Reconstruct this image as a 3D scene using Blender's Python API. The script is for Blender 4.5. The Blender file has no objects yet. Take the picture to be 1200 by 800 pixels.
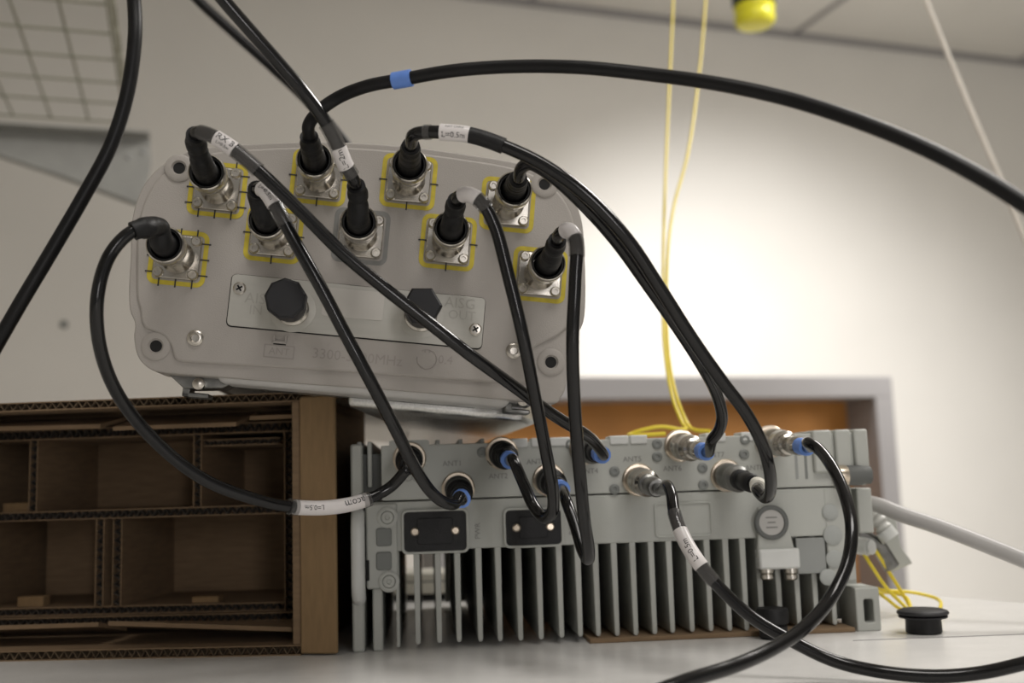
import bpy, bmesh, math, random
from mathutils import Vector, Matrix
random.seed(7)
S = bpy.context.scene
COL = S.collection
PI = math.pi
# ---------------------------------------------------------------- camera
F = 1250.0; PITCH = math.radians(7.43); ROLL = math.radians(1.8); ZD = 0.74
CAM = Vector((0, 0, ZD + 0.0975))
cw = Vector((0, math.cos(PITCH), math.sin(PITCH)))
_u = Vector((0, -math.sin(PITCH), math.cos(PITCH))); _r = Vector((1, 0, 0))
cr = _r * math.cos(ROLL) - _u * math.sin(ROLL)
cu = _u * math.cos(ROLL) + _r * math.sin(ROLL)
cd = bpy.data.cameras.new('camera'); cam = bpy.data.objects.new('camera', cd); COL.objects.link(cam)
cd.sensor_fit = 'HORIZONTAL'; cd.sensor_width = 22.3; cd.lens = 22.3 * F / 1200
cd.clip_start = 0.02; cd.clip_end = 60
cd.dof.use_dof = True; cd.dof.focus_distance = 0.55; cd.dof.aperture_fstop = 23.2 / 5.6
mw = Matrix((cr, cu, -cw)).transposed().to_4x4(); mw.translation = CAM
cam.matrix_world = mw
S.camera = cam
# ---------------------------------------------------------------- colour management, world, lights
S.view_settings.view_transform = 'Standard'; S.view_settings.look = 'None'
S.view_settings.gamma = 1.0; S.view_settings.use_curve_mapping = False
S.view_settings.exposure = 0.0
wd = bpy.data.worlds.new('world'); S.world = wd; wd.use_nodes = True
wb = wd.node_tree.nodes['Background']; wb.inputs[0].default_value = (1.0, 0.96, 0.91, 1); wb.inputs[1].default_value = 0.27

def aim(o, to):
    o.rotation_euler = (Vector(to) - o.location).to_track_quat('-Z', 'Y').to_euler()
def area(name, loc, to, sx, sy, power, col=(1, .96, .915), spread=180):
    l = bpy.data.lights.new(name, 'AREA'); l.shape = 'RECTANGLE'; l.size = sx; l.size_y = sy
    l.energy = power; l.color = col; l.spread = math.radians(spread)
    o = bpy.data.objects.new(name, l); COL.objects.link(o); o.location = loc; aim(o, to); return o
def spot(name, loc, to, power, deg, blend=1, rad=.05, col=(1, .96, .93)):
    l = bpy.data.lights.new(name, 'SPOT'); l.energy = power; l.spot_size = math.radians(deg); l.spot_blend = blend
    l.shadow_soft_size = rad; l.color = col
    o = bpy.data.objects.new(name, l); COL.objects.link(o); o.location = loc; aim(o, to); return o
area('ceiling_panel_light', (0.5, -0.3, 2.6), (0.5, 0.4, 0), 1.2, 0.5, 21)
area('ceiling_panel_light', (1.5, 1.5, 2.62), (1.4, 1.4, 0), 1.2, 0.4, 47)
area('window_light', (0.9, -2.2, 1.15), (0, .6, .85), 0.28, 1.0, 11, (1, .96, .95))
area('wall_fill_light', (2.2, 1.5, 1.5), (1.5, 4.5, 2.3), 1.0, 0.5, 15, (1, .965, .93))  # added fill lifting the rear wall and ceiling, not a lamp of the room
spot('ceiling_spot_light', (0.7, 1.9, 2.6), (1.05, 4.35, 0.62), 390, 68, col=(1, .98, .97))

# ---------------------------------------------------------------- picture geometry helpers
def ray(x, y): return cw + cr * ((x - 600) / F) - cu * ((y - 400) / F)
def at(x, y, d): return CAM + ray(x, y) * d
def hitz(x, y, z):
    v = ray(x, y); return CAM + v * ((z - CAM.z) / v.z)
def proj(p):
    q = p - CAM; d = q.dot(cw); return 600 + F * q.dot(cr) / d, 400 - F * q.dot(cu) / d
def frame(v, O, roll=0, level=True):
    n = Vector(v)
    if level: n.z = 0
    n.normalize(); Z = -n; X = Vector((0, 0, 1)).cross(Z).normalized(); Y = Z.cross(X)
    a = math.radians(roll); X, Y = X * math.cos(a) - Y * math.sin(a), Y * math.cos(a) + X * math.sin(a)
    m = Matrix((X, Y, Z)).transposed().to_4x4(); m.translation = O
    return m
def plane(m, x, y, z=0.0):            # pixel -> local mm on the plane local z (mm)
    n = m.to_3x3().col[2]; v = ray(x, y); o = m.translation + n * (z / 1000)
    t = (o - CAM).dot(n) / v.dot(n)
    q = m.inverted() @ (CAM + v * t)
    return q.x * 1000, q.y * 1000

# ---------------------------------------------------------------- materials
MATS = {}
def mat(name, col, rough=.5, metal=0, var=.06, scale=40, bump=0, bscale=300, spec=.5, alpha=1, trans=0, coat=0, stretch=None):
    if name in MATS: return MATS[name]
    m = bpy.data.materials.new(name); m.use_nodes = True; nt = m.node_tree
    b = nt.nodes['Principled BSDF']; b.inputs['Roughness'].default_value = rough
    b.inputs['Metallic'].default_value = metal; b.inputs['Specular IOR Level'].default_value = spec
    b.inputs['Transmission Weight'].default_value = trans; b.inputs['Coat Weight'].default_value = coat
    b.inputs['Alpha'].default_value = alpha
    tc = nt.nodes.new('ShaderNodeTexCoord'); src = tc.outputs['Object']
    if stretch:
        mp = nt.nodes.new('ShaderNodeMapping'); mp.inputs['Scale'].default_value = stretch
        nt.links.new(src, mp.inputs[0]); src = mp.outputs[0]
    n = nt.nodes.new('ShaderNodeTexNoise'); n.inputs['Scale'].default_value = scale; n.inputs['Detail'].default_value = 4
    nt.links.new(src, n.inputs['Vector'])
    r = nt.nodes.new('ShaderNodeValToRGB'); e = r.color_ramp.elements
    e[0].position = .3; e[1].position = .7
    e[0].color = [c * (1 - var) for c in col] + [1]; e[1].color = [min(1, c * (1 + var)) for c in col] + [1]
    nt.links.new(n.outputs['Fac'], r.inputs[0]); nt.links.new(r.outputs[0], b.inputs['Base Color'])
    if bump:
        n2 = nt.nodes.new('ShaderNodeTexNoise'); n2.inputs['Scale'].default_value = bscale; n2.inputs['Detail'].default_value = 2
        nt.links.new(src, n2.inputs['Vector'])
        bp = nt.nodes.new('ShaderNodeBump'); bp.inputs['Strength'].default_value = bump; bp.inputs['Distance'].default_value = .0006
        nt.links.new(n2.outputs['Fac'], bp.inputs['Height']); nt.links.new(bp.outputs[0], b.inputs['Normal'])
    MATS[name] = m; return m
M_WALL = mat('wall_paint', (.68, .66, .615), .85, scale=3, var=.02, bump=.1, bscale=80)
M_CEIL = mat('ceiling_tile', (.72, .70, .65), .9, scale=5, var=.02)
M_FLOOR = mat('floor_vinyl', (.5, .48, .45), .6, scale=8)
M_DESK = mat('desk_laminate', (.70, .69, .67), .26, scale=60, var=.03, bump=.25, bscale=900)
M_CAP = mat('grey_moulded_cap', (.365, .34, .312), .55, scale=25, var=.025, bump=.25, bscale=1500)
M_CAPEDGE = mat('grey_lip', (.46, .45, .43), .4, scale=25, var=.03)
M_ALU = mat('brushed_aluminium', (.62, .62, .60), .34, 1, scale=60, var=.12, stretch=(14, 14, .6))
M_DKMETAL = mat('dull_bracket_metal', (.22, .22, .21), .4, .9, scale=120, var=.3)
M_CHROME = mat('nickel_plate', (.50, .475, .43), .24, 1, scale=60, var=.05)
M_BRASSN = mat('warm_nickel_plate', (.60, .52, .42), .28, 1, scale=150, var=.12)
M_SCREW = mat('screw_steel', (.55, .52, .47), .3, 1, scale=200, var=.15)
M_RUB = mat('black_rubber', (.009, .009, .0095), .5, scale=200, var=.3, bump=.3, bscale=900, spec=.3)
M_CABLE = mat('black_cable_jacket', (.006, .006, .0065), .15, scale=100, var=.2, spec=.42)
M_CABLES = mat('thick_black_cable_jacket', (.008, .008, .0085), .4, scale=100, var=.2, spec=.25)
M_PLAST = mat('black_cap_plastic', (.015, .015, .017), .5, scale=100, var=.15, spec=.35)
M_HOLE = mat('hole_black', (.006, .006, .006), .8)
M_YEL = mat('yellow_paint_mark', (.52, .42, .035), .6, scale=200, var=.15)
M_GREYMARK = mat('grey_paint_mark', (.20, .20, .19), .6, scale=200, var=.1)
M_TICK = mat('black_print', (.03, .03, .03), .7)
M_PLATE = mat('access_plate_metal', (.44, .43, .39), .45, .2, scale=30, var=.03, stretch=(1, 12, 1))
M_STICK = mat('pale_sticker', (.52, .50, .46), .5, scale=30, var=.02)
M_ENGR = mat('embossed_text', (.305, .28, .26), .6)
M_WSLEEVE = mat('white_label_sleeve', (.66, .63, .62), .3, scale=80, var=.05)
M_CLEAR = mat('clear_shrink_sleeve', (.14, .135, .13), .1, scale=80, var=.05, alpha=.4)
M_BLUE = mat('blue_band', (.12, .25, .66), .45, scale=100, var=.12)
M_RRU = mat('grey_green_powder_coat', (.405, .415, .385), .5, scale=30, var=.03, bump=.2, bscale=1500)
M_RRUD = mat('grey_rubber_button', (.17, .18, .17), .6)
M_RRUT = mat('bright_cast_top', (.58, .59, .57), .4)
M_PRINT = mat('grey_print', (.20, .20, .19), .7)
M_WHITE = mat('white_plastic', (.72, .70, .62), .4)
M_CARD = mat('cardboard', (.20, .133, .075), .85, scale=60, var=.12, stretch=(1, 6, 1), bump=.3, bscale=300)
M_CARDL = mat('cardboard_flap', (.24, .155, .075), .85, scale=60, var=.08, stretch=(6, 1, 1))
M_FLUTE = mat('corrugated_edge', (.12, .085, .05), .95, scale=300, var=.5)
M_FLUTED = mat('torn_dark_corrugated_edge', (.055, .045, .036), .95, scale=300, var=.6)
M_SHELFG = mat('grey_cabinet_panel', (.29, .28, .28), .6, scale=10, var=.02)
M_SHELFB = mat('brown_wood_board', (.50, .22, .05), .65, scale=6, var=.15, stretch=(1, 1, 8))
M_WIRE = mat('wire_tray_zinc', (.27, .265, .20), .5, .4)
M_BRK = mat('grey_bracket_steel', (.33, .33, .31), .6, .0, scale=20, var=.08)
M_FIB = mat('yellow_fibre_jacket', (.78, .62, .04), .45)
M_LIME = mat('yellow_socket_cap', (.92, .86, .04), .35, scale=20, var=.1)
M_DKGRN = mat('dark_socket_body', (.03, .045, .04), .5)
M_CORD = mat('white_cord_jacket', (.85, .80, .72), .6)
M_GREYC = mat('grey_cable_jacket', (.36, .35, .34), .4)
M_TIN = mat('ribbed_gland_plastic', (.50, .50, .47), .4)

# ---------------------------------------------------------------- mesh builder (units: metres in; mm via K)
class MB:
    def __init__(s, k=.001): s.bm = bmesh.new(); s.k = k
    def v(s, p): return s.bm.verts.new(Vector(p) * s.k)
    def f(s, vs):
        try: return s.bm.faces.new(vs)
        except ValueError: return None
    def box(s, x0, x1, y0, y1, z0, z1, M=None):
        P = [(x, y, z) for z in (z0, z1) for y in (y0, y1) for x in (x0, x1)]
        if M: P = [M @ Vector(p) for p in P]
        v = [s.v(p) for p in P]
        for q in ((0, 2, 3, 1), (4, 5, 7, 6), (0, 1, 5, 4), (2, 6, 7, 3), (0, 4, 6, 2), (1, 3, 7, 5)): s.f([v[i] for i in q])
        return s
    def prism(s, poly, z0, z1, M=None):
        a = sum(poly[i][0] * poly[(i + 1) % len(poly)][1] - poly[(i + 1) % len(poly)][0] * poly[i][1] for i in range(len(poly)))
        if a < 0: poly = poly[::-1]
        T = (lambda p: M @ Vector(p)) if M else (lambda p: p)
        b = [s.v(T((x, y, z0))) for x, y in poly]; t = [s.v(T((x, y, z1))) for x, y in poly]
        n = len(poly); s.f(b[::-1]); s.f(t)
        for i in range(n): s.f([b[i], b[(i + 1) % n], t[(i + 1) % n], t[i]])
        return s
    def lathe(s, prof, cx=0, cy=0, cz=0, n=32, M=None, a0=0, capends=True):   # prof [(r,z)]
        T = (lambda p: M @ Vector(p)) if M else (lambda p: p)
        rings = []
        for r, z in prof:
            rings.append([s.v(T((cx + r * math.cos(a0 + 2 * PI * i / n), cy + r * math.sin(a0 + 2 * PI * i / n), cz + z))) for i in range(n)] if r > 1e-6 else [s.v(T((cx, cy, cz + z)))])
        for a, b in zip(rings, rings[1:]):
            for i in range(n):
                j = (i + 1) % n
                if len(a) == 1 and len(b) == 1: continue
                if len(a) == 1: s.f([a[0], b[j], b[i]][::-1])
                elif len(b) == 1: s.f([a[i], a[j], b[0]])
                else: s.f([a[i], a[j], b[j], b[i]])
        if capends:
            if len(rings[0]) > 1: s.f(rings[0][::-1])
            if len(rings[-1]) > 1: s.f(rings[-1])
        return s
    def tube(s, pts, rad, n=14, cap=True):
        R = rad if callable(rad) else (lambda i: rad)
        N = None; rings = []
        for i, p in enumerate(pts):
            t = (pts[min(i + 1, len(pts) - 1)] - pts[max(i - 1, 0)]).normalized()
            if N is None:
                N = t.orthogonal().normalized()
            N = (N - t * N.dot(t)).normalized(); B = t.cross(N); r = R(i)
            rings.append([s.v(p + N * (r * math.cos(2 * PI * k / n)) + B * (r * math.sin(2 * PI * k / n))) for k in range(n)])
        for a, b in zip(rings, rings[1:]):
            for k in range(n): s.f([a[k], a[(k + 1) % n], b[(k + 1) % n], b[k]])
        if cap: s.f(rings[0][::-1]); s.f(rings[-1])
        return s
    def ring(s, pts_out, pts_in, z0, z1):      # flat frame between two loops of equal count
        n = len(pts_out)
        lo = [[s.v((x, y, z)) for x, y in L] for z in (z0, z1) for L in (pts_out, pts_in)]
        ob, ib, ot, it = lo
        for i in range(n):
            j = (i + 1) % n
            s.f([ot[i], ot[j], it[j], it[i]]); s.f([ob[j], ob[i], ib[i], ib[j]])
            s.f([ob[i], ob[j], ot[j], ot[i]]); s.f([it[i], it[j], ib[j], ib[i]])
        return s
    def build(s, name, m, parent=None, mw=None, bevel=0, seg=2, smooth=True, ang=35):
        bmesh.ops.recalc_face_normals(s.bm, faces=s.bm.faces)
        me = bpy.data.meshes.new(name); s.bm.to_mesh(me); s.bm.free()
        me.materials.append(m)
        if smooth:
            me.shade_smooth(); me.set_sharp_from_angle(angle=math.radians(ang))
        o = bpy.data.objects.new(name, me); COL.objects.link(o)
        if parent: o.parent = parent
        if mw is not None: o.matrix_world = mw
        if bevel:
            b = o.modifiers.new('bevel', 'BEVEL'); b.width = bevel * .001; b.segments = seg; b.limit_method = 'ANGLE'; b.angle_limit = math.radians(50)
        return o
def empty(name, m=None):
    o = bpy.data.objects.new(name, None); COL.objects.link(o); o.empty_display_size = .02
    if m is not None: o.matrix_world = m
    return o
def tag(o, label=None, cat=None, group=None, kind=None):
    for k, v in (('label', label), ('category', cat), ('group', group), ('kind', kind)):
        if v: o[k] = v
    return o
def rrect(x0, x1, y0, y1, r, n=5):
    P = []
    for cx, cy, a in ((x1 - r, y1 - r, 0), (x0 + r, y1 - r, PI / 2), (x0 + r, y0 + r, PI), (x1 - r, y0 + r, 1.5 * PI)):
        for i in range(n + 1): P.append((cx + r * math.cos(a + i * PI / 2 / n), cy + r * math.sin(a + i * PI / 2 / n)))
    return P
def smooth_poly(P, n=4):
    out = []; L = len(P)
    for i in range(L):
        p0, p1, p2, p3 = (Vector(P[(i + k) % L]) for k in (-1, 0, 1, 2))
        for j in range(n):
            t = j / n
            q = .5 * ((2 * p1) + (p2 - p0) * t + (2 * p0 - 5 * p1 + 4 * p2 - p3) * t * t + (3 * p1 - p0 - 3 * p2 + p3) * t ** 3)
            out.append((q.x, q.y))
    return out
def text_polys(txt, size):
    c = bpy.data.curves.new('text', 'FONT'); c.body = txt; c.size = size; c.align_x = 'CENTER'; c.align_y = 'CENTER'; c.resolution_u = 2
    o = bpy.data.objects.new('text', c); me = bpy.data.meshes.new_from_object(o)
    V = [v.co.copy() for v in me.vertices]; Fc = [tuple(p.vertices) for p in me.polygons]
    bpy.data.objects.remove(o); bpy.data.curves.remove(c); bpy.data.meshes.remove(me)
    return V, Fc
def text_on(mb, txt, size, x, y, z, rot=0):
    V, Fc = text_polys(txt, size); ca, sa = math.cos(rot), math.sin(rot)
    lo = [mb.v((x + v.x * ca - v.y * sa, y + v.x * sa + v.y * ca, z)) for v in V]
    hi = [mb.v((x + v.x * ca - v.y * sa, y + v.x * sa + v.y * ca, z + .12)) for v in V]
    E = {}
    for f in Fc:
        mb.f([hi[i] for i in f]); mb.f([lo[i] for i in reversed(f)])
        for a, b in zip(f, f[1:] + f[:1]): E[(a, b)] = E.get((a, b), 0) + 1
    for (a, b) in E:
        if (b, a) not in E: mb.f([lo[a], lo[b], hi[b], hi[a]])

# ================================================================ ROOM
WD = Vector((1.9053, .6538, 0)).normalized(); WN = Vector((-WD.y, WD.x, 0))      # along the rear wall / away
W0 = Vector((.527, 4.130, 0)); CH = 2.7
def wallbox(name, a0, a1, n0, n1, z0, z1, m, kind='structure'):
    mb = MB(1)
    P = [W0 + WD * a + WN * n for n in (n0, n1) for a in (a0, a1)]
    v = [mb.v((p.x, p.y, z)) for z in (z0, z1) for p in P]
    for q in ((0, 2, 3, 1), (4, 5, 7, 6), (0, 1, 5, 4), (2, 6, 7, 3), (0, 4, 6, 2), (1, 3, 7, 5)): mb.f([v[i] for i in q])
    o = mb.build(name, m, smooth=False); o['kind'] = kind; return o
wallbox('floor', -4.2, 4.7, -7.2, .1, -.1, 0, M_FLOOR)
wallbox('wall_back', -4.2, 4.7, 0, .1, 0, CH, M_WALL)
wallbox('wall_left', -4.3, -4.2, -7.2, .1, 0, CH, M_WALL)
wallbox('wall_right', 4.7, 4.8, -7.2, .1, 0, CH, M_WALL)
wallbox('ceiling', -4.2, 4.7, -7.2, .1, CH, CH + .1, M_CEIL)
# ceiling joint strips
s0, s1 = hitz(985, 0, CH), hitz(932, 38, CH)
a_s = (s1 - W0).dot(WD)
for i, a in enumerate((a_s - 2.4, a_s - 1.2, a_s, a_s + 1.2, a_s + 2.4)):
    wallbox('trim_%d' % (i + 1), a - .012, a + .012, -7.0, -.002, CH - .006, CH, M_SHELFG)
wallbox('trim_6', -4.2, 4.7, -.025, 0, CH - .02, CH, M_SHELFG)

# ================================================================ DESK
E1, E2 = hitz(1030, 692, ZD), hitz(1200, 706, ZD)
ed = (E1 - E2).normalized()
corner = E1 + ed * .16
def desk_poly():
    p_back = corner + Vector((-1, .05, 0)) * 1.25
    p_fr = E2 - ed * .85
    return [(corner.x, corner.y), (p_back.x, p_back.y), (p_back.x, -.3), (p_fr.x + .1, -.3), (p_fr.x, p_fr.y)]
desk = empty('desk', Matrix.Translation((0, .6, 0)))
tag(desk, 'light grey laminate desk top under the box and the finned radio unit', 'desk')
mb = MB(1); mb.prism(desk_poly(), ZD - .028, ZD); mb.build('desk_top', M_DESK, desk, Matrix.Identity(4), bevel=2)
sL, sR = hitz(1040, 749, ZD), hitz(1200, 743, ZD)
dd = (sR - sL).normalized(); pp = Vector((-dd.y, dd.x, 0)) * .0006
mb = MB(1); q = [sL - dd * .02 - pp, sL + dd * .13 - pp, sL + dd * .13 + pp, sL - dd * .02 + pp]
mb.prism([(p.x, p.y) for p in q], ZD - .001, ZD + .0003); mb.build('joint_line', M_SHELFG, desk, Matrix.Identity(4))
for x, y in ((-1.05, -.2), (.75, -.2), (-1.05, .95), (.1, .9)):
    mb = MB(1); mb.box(x - .02, x + .02, y - .02, y + .02, 0, ZD - .028); mb.build('leg', M_BRK, desk, Matrix.Identity(4), bevel=2)

# ================================================================ CABINET behind
fc = frame(ray(212, 575), at(1045, 441, 2.6)); fc0 = fc.copy()
TOPZ = fc.translation.z
o_ = fc.translation.copy(); o_.z = 0; fcb = fc.copy(); fcb.translation = o_
cab = empty('cabinet', fcb); tag(cab, 'grey framed open cabinet with brown wooden back, standing behind the radio unit', 'cabinet')
H = TOPZ * 1000; W = 1150; D = 135; T = 50
mb = MB(); mb.box(-W, 0, H - T, H, -D, 0); mb.build('top_panel', M_SHELFG, cab, fcb, bevel=2)
mb = MB(); mb.box(-T, 0, 0, H - T, -D, 0); mb.build('side_panel', M_SHELFG, cab, fcb, bevel=2)
mb = MB(); mb.box(-W, -W + T, 0, H - T, -D, 0); mb.build('side_panel', M_SHELFG, cab, fcb, bevel=2)
mb = MB(); mb.box(-W + T, -T, 60, H - T, -D, -D + 12); mb.build('back_panel', M_SHELFB, cab, fcb)
mb = MB(); mb.box(-W + T, -T, 0, 60, -D, -5); mb.build('plinth', M_SHELFG, cab, fcb)
mb = MB(); mb.box(-W + T, -T, 480, 505, -D + 12, -4); mb.build('shelf', M_SHELFG, cab, fcb)

# ================================================================ WIRE TRAY upper left
VT = ray(214, 575); VT.z = 0; VT.normalize()
TZ = CAM.z + .62
p_r = hitz(147, 143, TZ); fr_t = frame(VT, p_r)      # far right corner of the tray underside; local x right, z toward camera
tray = empty('wire_mesh_cable_tray', fr_t); tag(tray, 'wire mesh cable tray hanging at upper left above the grey bracket', 'cable tray')
mbx = MB()
for i in range(9):
    x = -i * 58; mbx.tube([Vector((x, 0, 0)), Vector((x, 0, 900))], 1.9, 8)
mbx.build('long_wires', M_WIRE, tray, fr_t)
mb = MB()
for j in range(10):
    z = 8 + j * 92; mb.tube([Vector((-464, 48, z)), Vector((-464, -4, z)), Vector((0, -4, z)), Vector((2, 48, z))], 1.9, 8)
mb.build('cross_wires', M_WIRE, tray, fr_t)
mb = MB()
for y in (24, 48):
    for x in (1.5, -464): mb.tube([Vector((x, y, 0)), Vector((x, y, 900))], 2.3, 8)
mb.build('side_wires', M_WIRE, tray, fr_t)
for z in (30, 800):
    for x in (-232,):
        mb = MB(); hh = (CH - TZ) * 1000; mb.lathe([(4, 0), (4, hh)], 0, 0, 0, 10, Matrix.Translation((x, 0, z)) @ Matrix.Rotation(-PI / 2, 4, 'X')); mb.build('hanger_rod', M_WIRE, tray, fr_t)
fb_ = frame(VT, at(175, 160, 1.95))
brk = empty('steel_support_bracket', fb_); tag(brk, 'grey steel gusset bracket below the wire mesh tray at upper left', 'bracket')
G = [plane(fb_, *p) for p in ((-60, 146), (176, 160), (178, 190), (166, 243), (150, 238), (60, 205), (-60, 165))]
mb = MB(); mb.prism(G, -3, 0); mb.build('gusset_plate', M_BRK, brk, fb_, bevel=.8)
a, b = G[0], G[1]
mb = MB(); mb.prism([(a[0], a[1]), (b[0], b[1]), (b[0], b[1] - 4), (a[0], a[1] - 4)], 0, 34); mb.build('top_flange', M_BRK, brk, fb_, bevel=.8)
a, b = G[5], G[3]
mb = MB(); mb.prism([(G[6][0], G[6][1]), (a[0], a[1]), (b[0], b[1]), (b[0], b[1] + 4), (a[0], a[1] + 4), (G[6][0], G[6][1] + 4)], 0, 22); mb.build('lower_flange', M_BRK, brk, fb_, bevel=.8)
for p in ((168, 178), (150, 184)):
    x, y = plane(fb_, *p); mb = MB(); mb.lathe([(5, -1), (5, 2), (0, 2.6)], x, y, 0, 6); mb.build('bolt', M_DKMETAL, brk, fb_)
# small wall anchor
v = ray(75, 380); t = (W0 - CAM).dot(WN) / v.dot(WN); pw = CAM + v * t
fw = frame(WN, pw - WN * .001)
mb = MB(); mb.lathe([(13, -1), (13, 3), (6, 7), (0, 7)], n=20)
o = mb.build('wall_plug', M_RRUD, None, fw); tag(o, 'small dark screw head on the wall left of the antenna', 'wall plug')

# ================================================================ SOCKET hanging upper right
ps = at(885, 31, 1.9); fs = frame(cw, ps)
soc = empty('hanging_socket', fs); tag(soc, 'dark hanging socket with bright yellow cap near the ceiling', 'socket')
RX = Matrix.Rotation(-PI / 2, 4, 'X')
mb = MB(); mb.lathe([(20, 0), (31, 2), (35, 8), (36, 17), (33, 24), (36, 30), (36, 36), (30, 40)], n=28, M=RX); mb.build('cap', M_LIME, soc, fs)
mb = MB(); mb.lathe([(27, 38), (38, 42), (38, 66), (30, 72), (28, 120), (14, 140), (6, 150)], n=28, M=RX); mb.build('housing', M_DKGRN, soc, fs)
mb = MB(); mb.lathe([(5, 148), (5, (CH - ps.z) * 1000)], n=12, M=RX); mb.build('supply_cable', M_CABLE, soc, fs)

# ================================================================ CARDBOARD BOX
OB = hitz(390, 767, ZD); FB = frame(ray(690, 565), OB)
BL = lambda x, y, z=0: plane(FB, x, y, z)
box = empty('cardboard_box', FB); tag(box, 'open brown cardboard box lying on its side with divided insert, left of the radio unit', 'box')
BH = 154.6; BX0 = -262; BX1 = -19; BD = 190
def board_h(mbs, x0, x1, y0, y1, zb, zf, e=7, pitch=5.5, dark=False):   # horizontal board with open flutes at the front edge
    body, fl = mbs; t = .7
    body.box(x0, x1, y0, y1, zb, zf - e); body.box(x0, x1, y0, y0 + t, zf - e, zf); body.box(x0, x1, y1 - t, y1, zf - e, zf)
    n = int((x1 - x0) / pitch * 2); ya, yb = y0 + t, y1 - t
    for i in range(n):
        xa = x0 + (x1 - x0) * i / n; xb = x0 + (x1 - x0) * (i + 1) / n; p, q = (ya, yb) if i % 2 else (yb, ya)
        fl.prism([(xa, p - .35), (xb, q - .35), (xb, q + .35), (xa, p + .35)], zf - e, zf - random.uniform(0, 1.2))
def board_v(mbs, x0, x1, y0, y1, zb, zf, e=7, pitch=5.5):
    body, fl = mbs; t = .7
    body.box(x0, x1, y0, y1, zb, zf - e); body.box(x0, x0 + t, y0, y1, zf - e, zf); body.box(x1 - t, x1, y0, y1, zf - e, zf)
    n = int((y1 - y0) / pitch * 2); xa_, xb_ = x0 + t, x1 - t
    for i in range(n):
        a = y0 + (y1 - y0) * i / n; b = y0 + (y1 - y0) * (i + 1) / n; p, q = (xa_, xb_) if i % 2 else (xb_, xa_)
        fl.prism([(p - .35, a), (p + .35, a), (q + .35, b), (q - .35, b)], zf - e, zf - random.uniform(0, 1.2))
def board(name, fn, args, m=M_CARD, fm=M_FLUTE, parent=box):
    A, B = MB(), MB(); fn((A, B), *args)
    o = A.build(name, m, parent, FB, smooth=False); B.build('fluting', fm, o, FB, smooth=False); return o
board('bottom_wall', board_h, (BX0, BX1, 0, 6, -BD, 0))
board('top_wall', board_h, (BX0, BX1, BH - 5.5, BH, -BD, 0))
mb = MB(); mb.box(BX1 - 5, BX1, 6, BH - 5.5, -BD, -.5); mb.build('side_wall', M_CARD, box, FB, bevel=.8)
mb = MB(); mb.box(BX0, BX0 + 5, 6, BH - 5.5, -BD, -.5); mb.build('side_wall', M_CARD, box, FB, bevel=.8)
mb = MB(); mb.box(BX0 + 5, BX1 - 5, 6, BH - 5.5, -BD, -BD + 5); mb.build('back_wall', M_CARD, box, FB)
# folded-out end flap, faces the camera
Mf = Matrix.Translation((BX1, 0, 1)) @ Matrix.Rotation(math.radians(-7), 4, 'Y')
mb = MB(); mb.box(0, 22.5, 1, BH - 3, -3.5, 0, Mf); mb.build('end_flap', M_CARDL, box, FB, bevel=1.2, seg=3)
# inner top flaps and bottom flaps
def tilt_flap(x0, x1, ytop, drop, z0, z1, name='inner_flap', skew=0):
    mb = MB(); t = 2.6
    P = [(x0, ytop - drop, z1), (x1, ytop - drop - skew, z1), (x1, ytop, z0), (x0, ytop, z0)]
    a = [mb.v(p) for p in P]; b = [mb.v((p[0], p[1] - t, p[2])) for p in P]
    mb.f(a); mb.f(b[::-1])
    for i in range(4): mb.f([a[i], a[(i + 1) % 4], b[(i + 1) % 4], b[i]])
    mb.build(name, M_CARD, box, FB, smooth=False)
tilt_flap(BX0 + 8, -150, BH - 7, 6, -55, -16, skew=1)
tilt_flap(-140, -62, BH - 7, 9, -55, -12)
tilt_flap(-56, BX1 - 8, BH - 7, 5, -55, -20)
tilt_flap(BX0 + 8, -148, 12, -7, -55, -14, skew=-1)
tilt_flap(-140, BX1 - 8, 13, -8, -55, -10, skew=6)
# divided insert
ZI = -58
ix1, iyt = BL(345, 500, ZI); _, iyb = BL(345, 727, ZI); ix0 = BX0 + 10
def bx(px, py=600): return BL(px, py, ZI)[0]
def by(py, px=200): return BL(px, py, ZI)[1]
IB = -150
insertp = empty('divider_insert', FB); insertp.parent = box; insertp.matrix_world = FB
def ib(name, fn, *a):
    A, B = MB(), MB(); fn((A, B), *a)
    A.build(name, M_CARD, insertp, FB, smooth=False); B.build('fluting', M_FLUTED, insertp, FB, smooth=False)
ym = by(600)
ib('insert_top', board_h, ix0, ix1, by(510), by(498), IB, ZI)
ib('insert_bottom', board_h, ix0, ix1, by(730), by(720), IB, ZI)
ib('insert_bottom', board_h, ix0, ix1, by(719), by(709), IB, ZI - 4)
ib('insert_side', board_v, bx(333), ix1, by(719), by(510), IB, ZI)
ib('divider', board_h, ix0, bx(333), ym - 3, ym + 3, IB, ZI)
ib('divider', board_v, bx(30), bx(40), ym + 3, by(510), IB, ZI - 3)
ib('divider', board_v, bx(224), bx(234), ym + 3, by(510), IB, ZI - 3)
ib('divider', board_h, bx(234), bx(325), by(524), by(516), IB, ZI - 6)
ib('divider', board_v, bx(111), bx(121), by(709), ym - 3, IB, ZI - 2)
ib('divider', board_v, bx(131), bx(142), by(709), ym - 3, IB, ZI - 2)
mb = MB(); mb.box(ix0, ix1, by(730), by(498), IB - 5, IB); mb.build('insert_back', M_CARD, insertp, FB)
for px, py in ((240, 706), (35, 706), (18, 596)):
    x, y = BL(px, py, ZI - 12); mb = MB(); mb.box(x - 9, x + 9, y - 3, y + 4, ZI - 22, ZI - 12); mb.build('locking_tab', M_CARDL, insertp, FB, bevel=.8)

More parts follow.
